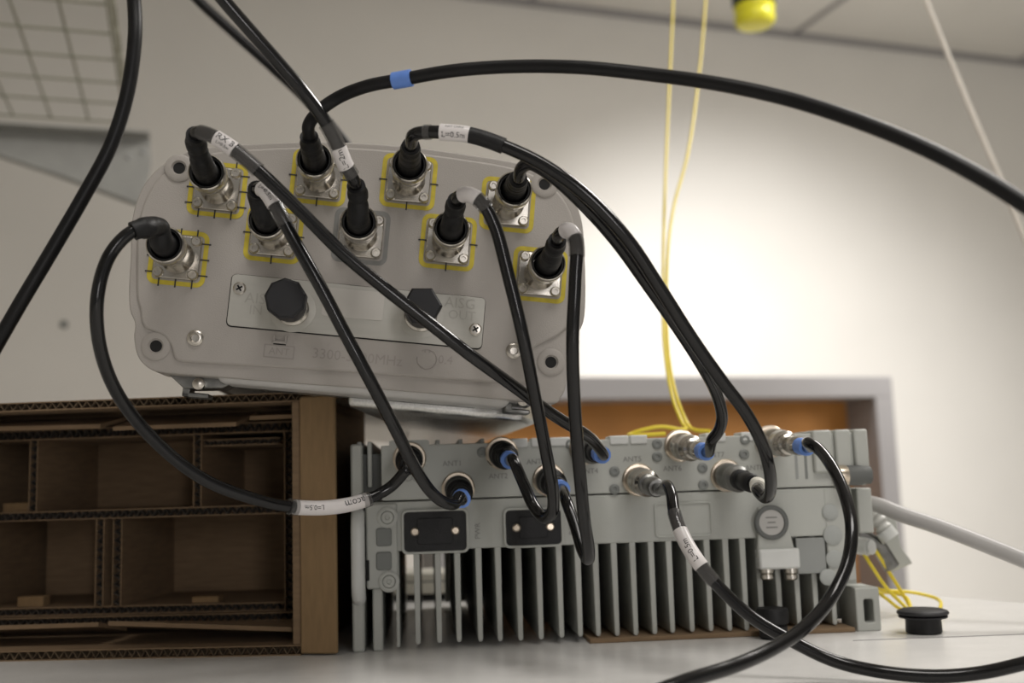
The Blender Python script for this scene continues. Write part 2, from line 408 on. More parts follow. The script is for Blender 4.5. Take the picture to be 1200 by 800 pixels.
# ================================================================ ANTENNA
OA = at(420, 300, .57); FA = frame(ray(465, 555), OA, 6.3, level=False)
AL = lambda x, y, z=0: plane(FA, x, y, z)
ant = empty('panel_antenna', FA); tag(ant, 'grey panel antenna resting on the cardboard box, its connector end facing the camera', 'antenna')
out_px = [(152, 300), (153, 262), (160, 232), (173, 208), (192, 190), (218, 177), (255, 170), (300, 167), (350, 165), (400, 165.5), (450, 168),
          (500, 173), (550, 180), (595, 187), (628, 196), (655, 211), (673, 231), (683, 260), (686, 300), (687, 345), (684, 378), (672, 398), (667, 425), (664, 452), (657, 466), (645, 472),
          (560, 465), (450, 456), (350, 449), (250, 441), (190, 436), (172, 430), (160, 416), (156, 395), (157, 378), (151, 362), (150, 335)]
outl = smooth_poly([AL(*p) for p in out_px], 4)
mb = MB(); mb.prism(outl, -34, -1.6); mb.build('end_cap', M_CAP, ant, FA, bevel=2.6, seg=4, ang=50)
in_px = [(160, 300), (161, 268), (168, 238), (181, 214), (200, 196), (225, 184), (260, 177), (300, 174), (350, 172), (400, 172), (450, 175), (500, 180), (550, 187), (592, 194), (622, 203), (647, 218), (664, 238), (674, 265), (677, 300), (678, 345),
         (672, 370), (664, 384), (652, 394), (640, 400), (626, 408), (620, 424), (621, 440), (612, 449), (560, 447), (450, 439), (350, 432), (260, 427), (215, 424), (204, 419), (200, 405), (192, 394), (180, 388), (170, 384), (165, 374), (164, 362), (160, 345)]
mb = MB(); mb.prism(smooth_poly([AL(*p) for p in in_px], 3), -2.6, 0); mb.build('raised_face', M_CAP, ant, FA, bevel=1.3, seg=3, ang=50)
# radome body
xs = [p[0] for p in outl]; ys = [p[1] for p in outl]
X0, X1, Y0, Y1 = min(xs) + 9, max(xs) - 10, -66.5, max(ys) - 5
body = rrect(X0, X1, Y0, Y1, 30, 8)
body = [(x, max(y, Y0)) for x, y in body]
P = [(X0 + 14, Y0), (X1 - 12, Y0), (X1 - 3, Y0 + 6), (X1, Y0 + 18), (X1, Y1 - 45), (X1 - 10, Y1 - 20), (X1 - 32, Y1 - 5), (20, Y1), (-20, Y1), (X0 + 32, Y1 - 5), (X0 + 10, Y1 - 20), (X0, Y1 - 45), (X0, Y0 + 18), (X0 + 4, Y0 + 6)]
mb = MB(); mb.prism(P, -1150, -33); mb.build('radome', M_CAP, ant, FA, bevel=5, seg=3)
mb = MB(); mb.box(X0 + 22, X1 - 14, Y0 - .6, Y0 + 2, -1140, -36)
mb.build('reflector_underside', M_ALU, ant, FA, bevel=.5)
MX = Matrix(((1, 0, 0, 0), (0, 0, 1, 0), (0, 1, 0, 0), (0, 0, 0, 1)))
mb = MB(); mb.prism([(0, -34), (X1 - 16, -34), (X1 - 5, -60), (X1 - 5, -1140), (36, -1140), (36, -330)], -78.5, Y0 + 2, MX); mb.build('rear_channel', M_ALU, ant, FA, bevel=3, seg=3)
# moulded lip below the cap
x0, y0 = AL(232, 443, -10); x1, y1 = AL(648, 476, -10)
mb = MB(); mb.prism(rrect(x0 + 10, x1 - 24, -73.5, -60, 5), -31, -4); mb.build('lower_lip', M_CAPEDGE, ant, FA, bevel=4, seg=4)
mb = MB(); mb.box(x0 + 16, x1 - 40, -73.5, -68, -44, -30); mb.build('drip_rail', M_DKMETAL, ant, FA, bevel=1.5)
def clamp(px, py, s):
    cx, cy = AL(px, py, -22)
    br = empty('clamp_bracket', FA); br.parent = ant; br.matrix_world = FA
    mb = MB(); mb.prism([(cx - 20 * s, cy + 7), (cx + 24 * s, cy + 5), (cx + 14 * s, cy - 2), (cx - 6 * s, cy - 4)], -34, -14); mb.build('strap', M_DKMETAL, br, FA, bevel=1)
    mb = MB(); mb.box(cx - 7, cx - 3, cy - 8, cy + 2, -30, -16); mb.box(cx - 7, cx + 7, cy - 8, cy - 5.5, -30, -16); mb.build('clip', M_DKMETAL, br, FA, bevel=.7)
    mb = MB(); mb.lathe([(3.2, -14), (3.2, -10), (1.5, -9)], cx + 2, cy - 1, 0, 12); mb.build('rivet', M_SCREW, br, FA)
clamp(233, 449, 1); clamp(606, 468, -1)
# screw bosses and holes
for p in ((210, 197), (182, 405), (638, 216), (646, 424)):
    x, y = AL(*p); z = 0 if p[1] < 300 else -1.6
    mb = MB(); mb.lathe([(7.5, z - 1), (7.5, z + .5), (6.6, z + 1.1), (4.0, z + 1.1), (3.2, z - .2), (2.6, z - .3)], x, y, n=32, capends=False); mb.build('screw_boss', M_CAP, ant, FA)
    mb = MB(); mb.lathe([(3.1, z - .5), (3.1, z + .05), (0, z + .05)], x, y, n=24); mb.build('screw_hole', M_HOLE, ant, FA)
def hexbolt(parent, x, y, z=0, R=4.2, m=M_SCREW, hole=True):
    mb = MB(); mb.lathe([(R, z), (R, z + .9), (R * .8, z + 1.6), (R * .55, z + 1.7), (R * .45, z + .5), (0, z + .4)], x, y, n=24); return mb.build('bolt', m, parent, FA)
for p in ((229, 396), (602, 411)): hexbolt(ant, *AL(*p))
# access plate
pc = [AL(*p) for p in ((270, 323), (568, 347), (566, 402), (267, 388))]
px0, px1 = (pc[0][0] + pc[3][0]) / 2, (pc[1][0] + pc[2][0]) / 2; py1, py0 = (pc[0][1] + pc[1][1]) / 2, (pc[2][1] + pc[3][1]) / 2
mb = MB(); mb.prism(rrect(px0 - .45, px1 + .25, py0 - .7, py1 + .2, 2.8), -.2, .06); mb.build('plate_gap', M_HOLE, ant, FA)
mb = MB(); mb.prism(rrect(px0, px1, py0, py1, 2.4), -.2, .7)
plate = mb.build('access_plate', M_PLATE, ant, FA, bevel=.25)
for p in ((281, 338), (557, 386)):
    x, y = AL(*p); mb = MB(); mb.lathe([(3.4, .6), (3.4, 1.0), (2.6, 1.7), (0, 1.9)], x, y, n=24)
    mb.build('plate_screw', M_SCREW, plate, FA)
    mb = MB()
    for r in (0.6, 0.6 + PI / 2):
        Mr = Matrix.Translation((x, y, 0)) @ Matrix.Rotation(r, 4, 'Z'); mb.box(-1.8, 1.8, -.45, .45, 1.6, 2.0, Mr)
    mb.build('screw_slot', M_HOLE, plate, FA, smooth=False)
a = AL(383, 330); b = AL(448, 376)
mb = MB(); mb.prism(rrect(a[0] - 1, b[0], b[1], a[1] - 3, 1.2), .6, .95); mb.build('blank_sticker', M_STICK, plate, FA)
mb = MB(); text_on(mb, 'AISG', 8, *AL(306, 351), .65); text_on(mb, 'IN', 7, *AL(300, 364), .65); mb.build('lettering', mat('faint_lettering', (.37, .36, .325), .6), plate, FA, smooth=False)
mb = MB(); text_on(mb, 'AISG', 8, *AL(539, 356), .65); text_on(mb, 'OUT', 7, *AL(541, 370), .65); mb.build('lettering', MATS['faint_lettering'], plate, FA, smooth=False)
# black weather caps on the plate
def weathercap(pbase, ptop, h, sides, R, a0):
    x, y = AL(*pbase)
    mb = MB(); mb.lathe([(12, .6), (12, .9), (11.6, 1.0)], x, y, n=40); mb.build('sealing_ring', M_PLATE, plate, FA)
    mb = MB(); mb.lathe([(8.8, .8), (8.8, 4.2), (7.6, 5), (7.6, 10), (8.4, 10.4), (8.4, 13)], x, y, n=32); mb.build('port_collar', M_CHROME, plate, FA)
    mb = MB(); mb.lathe([(8.3, 12.5), (8.5, h - 9)], x, y, n=32); mb.build('dust_cap_skirt', M_PLAST, plate, FA)
    mb = MB(); mb.lathe([(R, h - 9), (R, h - 1), (R - 1.2, h), (0, h)], x, y, n=sides, a0=a0); mb.build('dust_cap', M_PLAST, plate, FA, ang=20)
weathercap((343, 363), (335, 345), 38, 9, 10.4, .3)
weathercap((493, 370), (495, 355), 36, 6, 10.2, .1)
# latch tab
x, y = AL(328, 400)
mb = MB(); mb.box(x - 3.6, x - 2.6, y - .5, y + 3, 0, 1.6); mb.box(x + 2.6, x + 3.6, y - .5, y + 3, 0, 1.6); mb.box(x - 3.6, x + 3.6, y - 1.2, y, 0, 1.6); mb.build('latch_tab', M_CAP, ant, FA)
mb = MB(); mb.box(x - 3.2, x + 3.2, y - 1.9, y - 1.0, 0, .15); mb.build('latch_slot', M_HOLE, ant, FA)
# embossed writing
mb = MB()
x, y = AL(327, 412); mb.ring(rrect(x - 8, x + 8, y - 3.6, y + 3.6, .6), rrect(x - 7.3, x + 7.3, y - 2.9, y + 2.9, .4), 0, .15); text_on(mb, 'ANT', 5.2, x, y, 0)
a = AL(361, 414); b = AL(476, 424); text_on(mb, '3300-3800MHz', 7.6, (a[0] + b[0]) / 2, (a[1] + b[1]) / 2, 0, rot=-.008)
x, y = AL(500, 421)
R1 = [(x + 5.2 * math.cos(.9 * PI + t * 1.75 * PI / 20 + .15), y + 5.2 * math.sin(.9 * PI + t * 1.75 * PI / 20 + .15)) for t in range(21)]
mb.tube([Vector((p[0], p[1], 0)) for p in R1], .3, 6); mb.box(x - 1.6, x - .8, y + 3.6, y + 4.8, 0, .15); mb.box(x + .8, x + 1.6, y + 3.6, y + 4.8, 0, .15)
x, y = AL(522, 422); text_on(mb, '0.4', 6.5, x, y, 0)
mb.build('embossed_writing', M_ENGR, ant, FA, smooth=False)

CONN = dict(A=(255, 222), B=(209, 302), C=(321, 275), D=(374, 208), E=(423, 277), F=(479, 213), G=(525, 284), H=(595, 240), I=(632, 322))
TICKS = dict(A=(3, 3, 3, 3), B=(3, 3, 3, 3), C=(1, 1, 1, 1), D=(1, 1, 1, 1), E=(0, 0, 0, 0), F=(1, 1, 1, 1), G=(1, 1, 1, 1), H=(0, 0, 0, 0), I=(0, 0, 0, 0))
CL = {k: AL(*p) for k, p in CONN.items()}
def conn(k):
    x, y = CL[k]
    c = empty('antenna_connector', FA); c.parent = ant; c.matrix_world = FA
    mb = MB(); mb.prism(rrect(x - 11.6, x + 11.6, y - 11.6, y + 11.6, 2), 0, 2.6); mb.build('flange', M_CHROME, c, FA, bevel=.5)
    prof = [(8.8, 2.4), (7.6, 4.5), (6.9, 8), (6.9, 14), (7.6, 19), (8.9, 23), (9.2, 24), (8.8, 25), (9.3, 26), (9.5, 32), (9.2, 33.5), (8.6, 34), (8.2, 33.6), (7.9, 26), (7.3, 12), (0, 12)]
    mb = MB(); mb.lathe(prof, x, y, n=40); mb.build('barrel', M_CHROME, c, FA)
    mb = MB(); mb.lathe([(8.1, 33.2), (7.4, 33.3), (7.0, 20)], x, y, n=32, capends=False); mb.build('gasket', M_HOLE, c, FA)
    for dx, dy in ((-8.9, -8.9), (8.9, -8.9), (-8.9, 8.9), (8.9, 8.9)):
        mb = MB(); mb.lathe([(2.7, 2.4), (2.7, 4.0), (2.1, 4.9), (1.2, 4.9), (1.0, 4.0), (0, 4.0)], x + dx, y + dy, n=18); mb.build('flange_screw', M_SCREW, c, FA)
    mk = M_GREYMARK if k == 'E' else M_YEL
    oo, wi = 14.9, 2.4
    mb = MB(); mb.ring(rrect(x - oo, x + oo, y - oo, y + oo, 4.5), rrect(x - oo + wi, x + oo - wi, y - oo + wi, y + oo - wi, 2.4), 0, .22)
    mb.build('painted_outline', mk, c, FA)
    mb = MB(); any_ = False
    for side, n in enumerate(TICKS[k]):
        for i in range(n):
            any_ = True; o_ = (i - (n - 1) / 2) * 8.5
            if side == 0: mb.box(x + o_ - .36, x + o_ + .36, y - 15.8, y - 11.5, 0, .4)
            if side == 1: mb.box(x + 11.5, x + 16, y + o_ - .36, y + o_ + .36, 0, .4)
            if side == 2: mb.box(x + o_ - .36, x + o_ + .36, y + 11.5, y + 15.8, 0, .4)
            if side == 3: mb.box(x - 16, x - 11.5, y + o_ - .36, y + o_ + .36, 0, .4)
    if any_: mb.build('tick_marks', M_TICK, c, FA, smooth=False)
    else: mb.bm.free()
for k in CONN: conn(k)

# ================================================================ ADDED DARK BLOCK standing in for the dark gap
pcs = hitz(436, 696, ZD); fcs = frame(ray(560, 565), pcs)
cs = empty('dark_gap_block', fcs); tag(cs, 'made-up black block standing in for the dark gap between cardboard box and radio unit', 'gap block')
mb = MB(); mb.box(-60, 0, 3, 128, -160, 0); mb.build('shell', M_PLAST, cs, fcs, bevel=4, seg=3)
mb = MB(); mb.box(-61, 1, 62, 65, -161, 1); mb.build('seam_band', M_RUB, cs, fcs, bevel=.6)
for x in (-52, -8):
    mb = MB(); mb.lathe([(4, 0), (4, 3.5)], n=14, M=Matrix.Translation((x, 0, -10)) @ Matrix.Rotation(-PI / 2, 4, 'X')); mb.build('foot', M_RUB, cs, fcs)

# ================================================================ RADIO UNIT
OR = hitz(425, 765, ZD); FR = frame(ray(500, 565), OR)
RL = lambda x, y, z=0: plane(FR, x, y, z)
rru = empty('radio_unit', FR); tag(rru, 'grey finned remote radio unit with a row of cable ports, standing on the desk', 'radio unit')
def rb(name, m, boxes, bevel=.6, parent=None):
    mb = MB()
    for b in boxes: mb.box(*b)
    return mb.build(name, m, parent or rru, FR, bevel=bevel)
RW = RL(1015, 560)[0]; XL = RL(447, 560)[0]; RT = 122.3; SEAM = 88; LOW = 58; RDEP = 215
pan = rb('port_panel', M_RRU, [(XL, RW, SEAM, RT - 1.5, -RDEP + 20, 0)])
rb('lower_panel', M_RRU, [(RL(428, 600)[0], RL(1000, 600)[0], LOW, SEAM - .8, -RDEP + 20, -.6)])
# fins
def fx(px, py=700): return RL(px, py)[0]
finx = [489, 514, 537, 562, 585, 609, 633, 657, 679, 700, 722, 744, 766, 787, 810, 832, 854, 874, 895, 917, 939, 960, 981]
for i, p in enumerate(finx):
    x = fx(p); yb = 3.4 + .4 * math.sin(i); zf = -1 if p < 880 else -6
    mb = MB(); mb.prism([(x - 1.9, LOW + 2), (x + 1.9, LOW + 2), (x + 1.5, yb + 1.5), (x + .9, yb), (x - .9, yb), (x - 1.5, yb + 1.5)], -RDEP + (0 if p < 560 else 0), zf)
    mb.build('cooling_fin', M_RRU, rru, FR, bevel=.4)
# added plate blocking light behind right three quarters of the fins
rb('rear_light_block', M_RRU, [(fx(528), RW - 4, 4, RT - 4, -RDEP - 4, -RDEP)])
# fins at the left bay
for p, y0_ in ((466, 52),):
    rb('cooling_fin', M_RRU, [(fx(p) - 1, fx(p) + 1, 2, 58, -RDEP, -3)], .4)
# top comb
tops = [420, 432, 458, 487, 513, 540, 566]
for p in tops:
    x = RL(p, 518)[0]; rb('top_fin', M_RRU, [(x - 1.3, x + 1.3, RT - 26 if p < 445 else RT - 4, RT + 1.5, -RDEP + 10, -8)], .5)
for a, b in ((598, 618), (622, 641), (644, 668), (714, 736), (738, 758), (826, 850), (868, 884)):
    x0, x1 = RL(a, 512)[0], RL(b, 508)[0]; rb('top_rib', M_RRUT, [(x0, x1, RT - 5, RT + .6, -16, .8)], .8)
for a, b in ((950, 974), (976, 996), (998, 1016)):
    x0, x1 = RL(a, 505)[0], RL(b, 505)[0]; rb('corner_block', M_RRU, [(x0, x1 - .8, RT - 26, RT + .4, -60, 3.0)], 1.4)
# left handle column
x0, x1 = RL(409, 600)[0], RL(427, 600)[0]
rb('side_post', M_RRU, [(-6, 1.2, 0, RT, -RDEP + 25, -2)], 1.4)
mb = MB(); h0, h1 = RL(420, 702)[1], RL(420, 602)[1]; hx = RL(420, 650)[0]
mb.tube([Vector((hx, h0, -2)), Vector((hx, h0 + 2, 1.6)), Vector((hx, h0 + 8, 4)), Vector((hx, h1 - 8, 4)), Vector((hx, h1 - 2, 1.6)), Vector((hx, h1, -2))], 4.1, 16); mb.build('handle_bar', M_RRUT, rru, FR)
x0, x1 = RL(436, 700)[0], RL(448, 700)[0]
rb('inner_post', M_RRU, [(x0, x1, 0, LOW + 1, -RDEP, -4)], 1.0)
rb('corner_plate', M_RRU, [(RL(429, 640)[0], RL(466, 640)[0], RL(440, 690)[1], SEAM - 1.5, -10, .8)], 1.2)
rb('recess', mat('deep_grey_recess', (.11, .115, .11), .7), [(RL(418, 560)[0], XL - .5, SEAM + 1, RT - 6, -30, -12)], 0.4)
for p in ((454, 606), (456, 681)):
    x, y = RL(*p); mb = MB(); mb.lathe([(6.2, .2), (6.2, 1.8), (5.4, 2.2), (4, 2.2), (3.6, 1.4), (3.4, 2.6), (1.5, 2.8), (1.2, 2), (0, 2)], x, y, n=28); mb.build('panel_screw', M_RRU, rru, FR)
for p in ((450, 629), (450, 657)):
    x, y = RL(*p); mb = MB(); mb.prism(rrect(x - 4.6, x + 4.6, y - 5.4, y + 5.4, 1.8), .3, 2.0); mb.build('rubber_plug', M_RRUD, rru, FR, bevel=.6)
x, y = RL(431, 668); rb('slot', M_HOLE, [(x - 1, x + 1, y - 6, y + 6, -2, -.3 + 1.3)], 0)
# dark windows
for a, b in (((473, 600), (547, 644)), ((592, 598), (658, 637))):
    x0, y1_ = RL(*a); x1, y0_ = RL(*b)
    mb = MB(); mb.ring(rrect(x0 - 1.5, x1 + 1.5, y0_ - 1.5, y1_ + 1.5, 3.6), rrect(x0, x1, y0_, y1_, 2.6), -.7, 1.6); w = mb.build('port_cover', M_RRU, rru, FR, bevel=.4)
    mb = MB(); mb.prism(rrect(x0 - .2, x1 + .2, y0_ - .2, y1_ + .2, 2.6), -.7, .4); mb.build('cover_plate', M_RUB, w, FR)
    mb = MB(); mb.prism(rrect(x0 + 8, x1 - 8, y0_ + 4, y1_ - 4, 1.5), .3, 1.1); mb.build('cover_insert', M_RUB, w, FR, bevel=.3)
    cy = (y0_ + y1_) / 2
    for x in (x0 + 6.5, x1 - 6.5):
        mb = MB(); mb.lathe([(2.5, .3), (2.5, 1.3), (1.8, 2), (0, 2)], x, cy, n=18); mb.build('cover_screw', M_BRASSN, w, FR)
# embossed label square, round emblem, bracket
x0, y1_ = RL(766, 589); x1, y0_ = RL(836, 628)
mb = MB(); mb.ring(rrect(x0, x1, y0_, y1_, 2.5), rrect(x0 + 1.3, x1 - 1.3, y0_ + 1.3, y1_ - 1.3, 1.6), -.8, .3); mb.build('embossed_label_frame', M_RRU, rru, FR, bevel=.4)
x0, y1_ = RL(882, 594); x1, y0_ = RL(932, 652)
mb = MB(); mb.prism([(x0 + 3, y1_), (x1 - 7, y1_), (x1, y0_), (x0, y0_)], -1, 3.4); mb.build('emblem_mount', M_RRU, rru, FR, bevel=1)
x, y = RL(904, 612, 4)
mb = MB(); mb.lathe([(10.6, 3), (10.6, 4.6), (9.8, 5.2), (8.2, 5.2), (7.6, 4.2)], x, y, n=36, capends=False); mb.build('emblem_ring', mat('dark_grey_ring', (.10, .105, .10), .5), rru, FR)
mb = MB(); mb.lathe([(7.8, 3), (7.8, 4.4), (0, 4.4)], x, y, n=36); em = mb.build('emblem_disc', mat('pale_emblem_disc', (.42, .41, .39), .45), rru, FR)
mb = MB()
for k in range(3): mb.box(x - 3.5 + k % 2, x + 3.5 - k % 2, y + 2.6 - 3 * k, y + 3.5 - 3 * k, 4.3, 4.5)
mb.build('emblem_lines', M_PRINT, em, FR)
x0, y1_ = RL(886, 643); x1, y0_ = RL(935, 665)
rb('hinge_block', M_RRUT, [(x0, x1, y0_, y1_, -4, 6)], 1.5)
for p in (898, 926):
    x, y = RL(p, 672); mb = MB(); RY = Matrix.Translation((x, y - 3.5, 1)) @ RX
    mb.lathe([(3.2, 0), (4, .8), (4, 3), (3.4, 3.6), (4.3, 4.4), (4.3, 8)], n=20, M=RY); mb.build('spring_foot', M_CHROME, rru, FR)
for p in (931, 942):
    x0, y1_ = RL(p, 531); x1, y0_ = RL(p + 5, 561)
    rb('panel_slot', M_RRUD if p > 935 else mat('mid_grey_slot', (.26, .27, .26), .6), [(x0, x1, y0_, y1_, -.5, .25)], 0)
x0, x1 = RL(934, 650)[0], RL(968, 650)[0]
rb('recess_block', MATS['mid_grey_slot'], [(x0, x1, RL(950, 672)[1], RL(950, 630)[1], -6, -.3)], .5)
# right column with scallops
x0, x1 = RL(964, 640)[0], RL(1002, 640)[0]
rb('right_column', M_RRU, [(x0 + 3, x1, 30, SEAM - 1, -RDEP + 30, -.2)], 1.0)
for px, py, r in ((973, 600, 5), (976, 627, 6), (978, 655, 5.5), (970, 676, 5)):  # scallop shadows put into the darker grey of these discs
    x, y = RL(px, py); mb = MB(); mb.lathe([(r, -1), (r, .3), (r - .8, .8), (0, .8)], x, y, n=24); mb.build('scallop_shade_disc', mat('scallop_shade_grey', (.36, .375, .36), .6), rru, FR)
# right foot
x0, x1 = RL(1001, 700)[0], RL(1029, 700)[0]; yt = RL(1010, 688)[1]
mb = MB(); mb.ring(rrect(x0, x1, 0, yt, 1), rrect(x0 + 5, x1 - 4, 5, yt - 7, 1.5), -24, 2); mb.build('corner_foot', M_RRU, rru, FR, bevel=.8)
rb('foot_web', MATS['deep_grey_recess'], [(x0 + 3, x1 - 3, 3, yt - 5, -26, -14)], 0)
rb('side_rail', M_RRU, [(RW - 16, RW, 4, SEAM, -RDEP, -26)], 1)
# port washers and threaded stubs
PORT = dict(J1=(480, 537), J2=(537, 572), J3=(588, 531), J4=(643, 562), J5=(686, 525), J6=(797, 522), J7=(748, 562), J8=(851, 557), J9=(903, 517))
PL = {k: RL(*p) for k, p in PORT.items()}
for k, (x, y) in PL.items():
    c = empty('radio_port', FR); c.parent = rru; c.matrix_world = FR
    mb = MB(); mb.lathe([(10, -.5), (10, 1.2), (9.3, 1.8), (6, 1.8)], x, y, n=36, capends=False); mb.build('port_washer', M_BRASSN, c, FR)
    mb = MB(); mb.lathe([(7.6, -.5), (7.6, 1.6), (6.8, 2.1), (0, 2.1)], x, y, n=32); mb.build('threaded_stub', M_CHROME if k in ('J5', 'J6', 'J7', 'J8', 'J9', 'J4') else M_DKMETAL, c, FR)
x, y = PL['J1']
mb = MB(); mb.prism(rrect(x - 12, x + 12, y - 10, y + 11, 2), -1, .8); mb.build('port_backing', M_RRU, rru, FR)
# screws and print between ports
for t, p in (('ANT1', (530, 543)), ('ANT2', (584, 558)), ('ANT3', (628, 541)), ('ANT4', (690, 552)), ('ANT5', (741, 538)), ('ANT6', (788, 549)), ('ANT7', (838, 533)), ('ANT8', (884, 548)), ('CAL', (482, 561))):
    x, y = RL(*p); mb = MB(); text_on(mb, t, 4.6, x, y, 0); mb.build('port_lettering', M_PRINT, rru, FR, smooth=False)
for t, p in (('PWR', (560, 622)), ('RST', (670, 619))):
    x, y = RL(*p); mb = MB(); text_on(mb, t, 4.5, x, y, -.6, rot=PI / 2); mb.build('port_lettering', M_PRINT, rru, FR, smooth=False)
for p in ((720, 552), (720, 573), (770, 520), (770, 535), (823, 548), (824, 568), (873, 515), (872, 532), (565, 530), (668, 520)):
    x, y = RL(*p); mb = MB(); mb.lathe([(3.2, -.2), (3.2, .6), (2.4, 1), (1.4, 1), (1.2, .4), (0, .4)], x, y, n=18); mb.build('port_screw', mat('tinted_screw', (.20, .21, .20), .5, .3), rru, FR)
# side fittings on the right
x, y = RL(994, 557, 4)
mb = MB(); MY = Matrix.Translation((x - 8, y, 3)) @ Matrix.Rotation(PI / 2, 4, 'Y')
mb.lathe([(5.5, 0), (6.2, 1), (6.2, 16), (5.5, 18), (5.5, 22)], n=24, M=MY); mb.build('side_connector', MATS['deep_grey_recess'], rru, FR)
mb = MB(); mb.lathe([(6.4, 1), (6.6, 3), (6.6, 5), (6.4, 7)], n=24, M=MY, capends=False); mb.build('connector_ring', M_BRASSN, rru, FR)
rb('side_flange', M_RRU, [(RW - 2, RW + 8, SEAM - 30, SEAM - 2, -40, -12)], 1)

# ================================================================ cable machinery
def catmull(P, step=.0015):
    out = []; Q = [P[0] * 2 - P[1]] + P + [P[-1] * 2 - P[-2]]
    for i in range(1, len(Q) - 2):
        p0, p1, p2, p3 = Q[i - 1:i + 3]
        t0 = 0; t1 = t0 + max((p1 - p0).length, 1e-6) ** .5; t2 = t1 + max((p2 - p1).length, 1e-6) ** .5; t3 = t2 + max((p3 - p2).length, 1e-6) ** .5
        n = max(2, int((p2 - p1).length / step))
        for j in range(n):
            t = t1 + (t2 - t1) * j / n
            A1 = p0 * ((t1 - t) / (t1 - t0)) + p1 * ((t - t0) / (t1 - t0)); A2 = p1 * ((t2 - t) / (t2 - t1)) + p2 * ((t - t1) / (t2 - t1)); A3 = p2 * ((t3 - t) / (t3 - t2)) + p3 * ((t - t2) / (t3 - t2))
            B1 = A1 * ((t2 - t) / (t2 - t0)) + A2 * ((t - t0) / (t2 - t0)); B2 = A2 * ((t3 - t) / (t3 - t1)) + A3 * ((t - t1) / (t3 - t1))
            out.append(B1 * ((t2 - t) / (t2 - t1)) + B2 * ((t - t1) / (t2 - t1)))
    out.append(P[-1]); return out
def clear_desk(p, r):
    if p.z < ZD + r + .0004 and p.y < .9:
        v = p - CAM; return CAM + v * ((ZD + r + .0004 - CAM.z) / v.z)
    return p
def near(path, px, py, lo=0):
    best = min(range(lo, len(path)), key=lambda i: (proj(path[i])[0] - px) ** 2 + (proj(path[i])[1] - py) ** 2); return best
def arclen(path):
    L = [0]
    for a, b in zip(path, path[1:]): L.append(L[-1] + (b - a).length)
    return L
def sleeve_text(parent, mwi, path, L, i0, i1, r, txt, size, flip=False, off=0.0, m=M_TICK, pos=.5):
    V, Fc = text_polys(txt, size); sm = L[i0] + (L[i1] - L[i0]) * pos; mb = MB(1)
    for f in Fc:
        pts = [V[i] for i in f]
        vs = []
        for v in pts:
            x, y = (-v.x, -v.y) if flip else (v.x, v.y)
            s_ = sm + x; k = max(1, min(len(L) - 2, next((i for i in range(len(L)) if L[i] >= s_), len(L) - 2)))
            T = (path[k + 1] - path[k - 1]).normalized(); p = path[k] + T * (s_ - L[k])
            N = (CAM - p); N = (N - T * N.dot(T)).normalized(); B = N.cross(T)
            a = y / r + off
            vs.append(mb.v(p + N * (math.cos(a) * (r + .00015)) + B * (math.sin(a) * (r + .00015))))
        mb.f(vs)
    mb.build('lettering', m, parent, mwi, smooth=False)
def wire(name, pts, r, m, label, cat, group=None, seg=14):
    path = catmull(pts); base = Matrix.Translation(pts[0]); e_inv = -pts[0]
    mb = MB(1); mb.tube([p + e_inv for p in path], r, seg)
    o = mb.build(name, m, None, base); tag(o, label, cat, group); return o, path
ID = Matrix.Identity(4)
def A3(k, z): x, y = CL[k]; return FA @ Vector((x / 1000, y / 1000, z / 1000))
DROOP = .09
def R3(k, z): x, y = PL[k]; return FR @ Vector((x / 1000, (y - DROOP * z) / 1000, z / 1000))
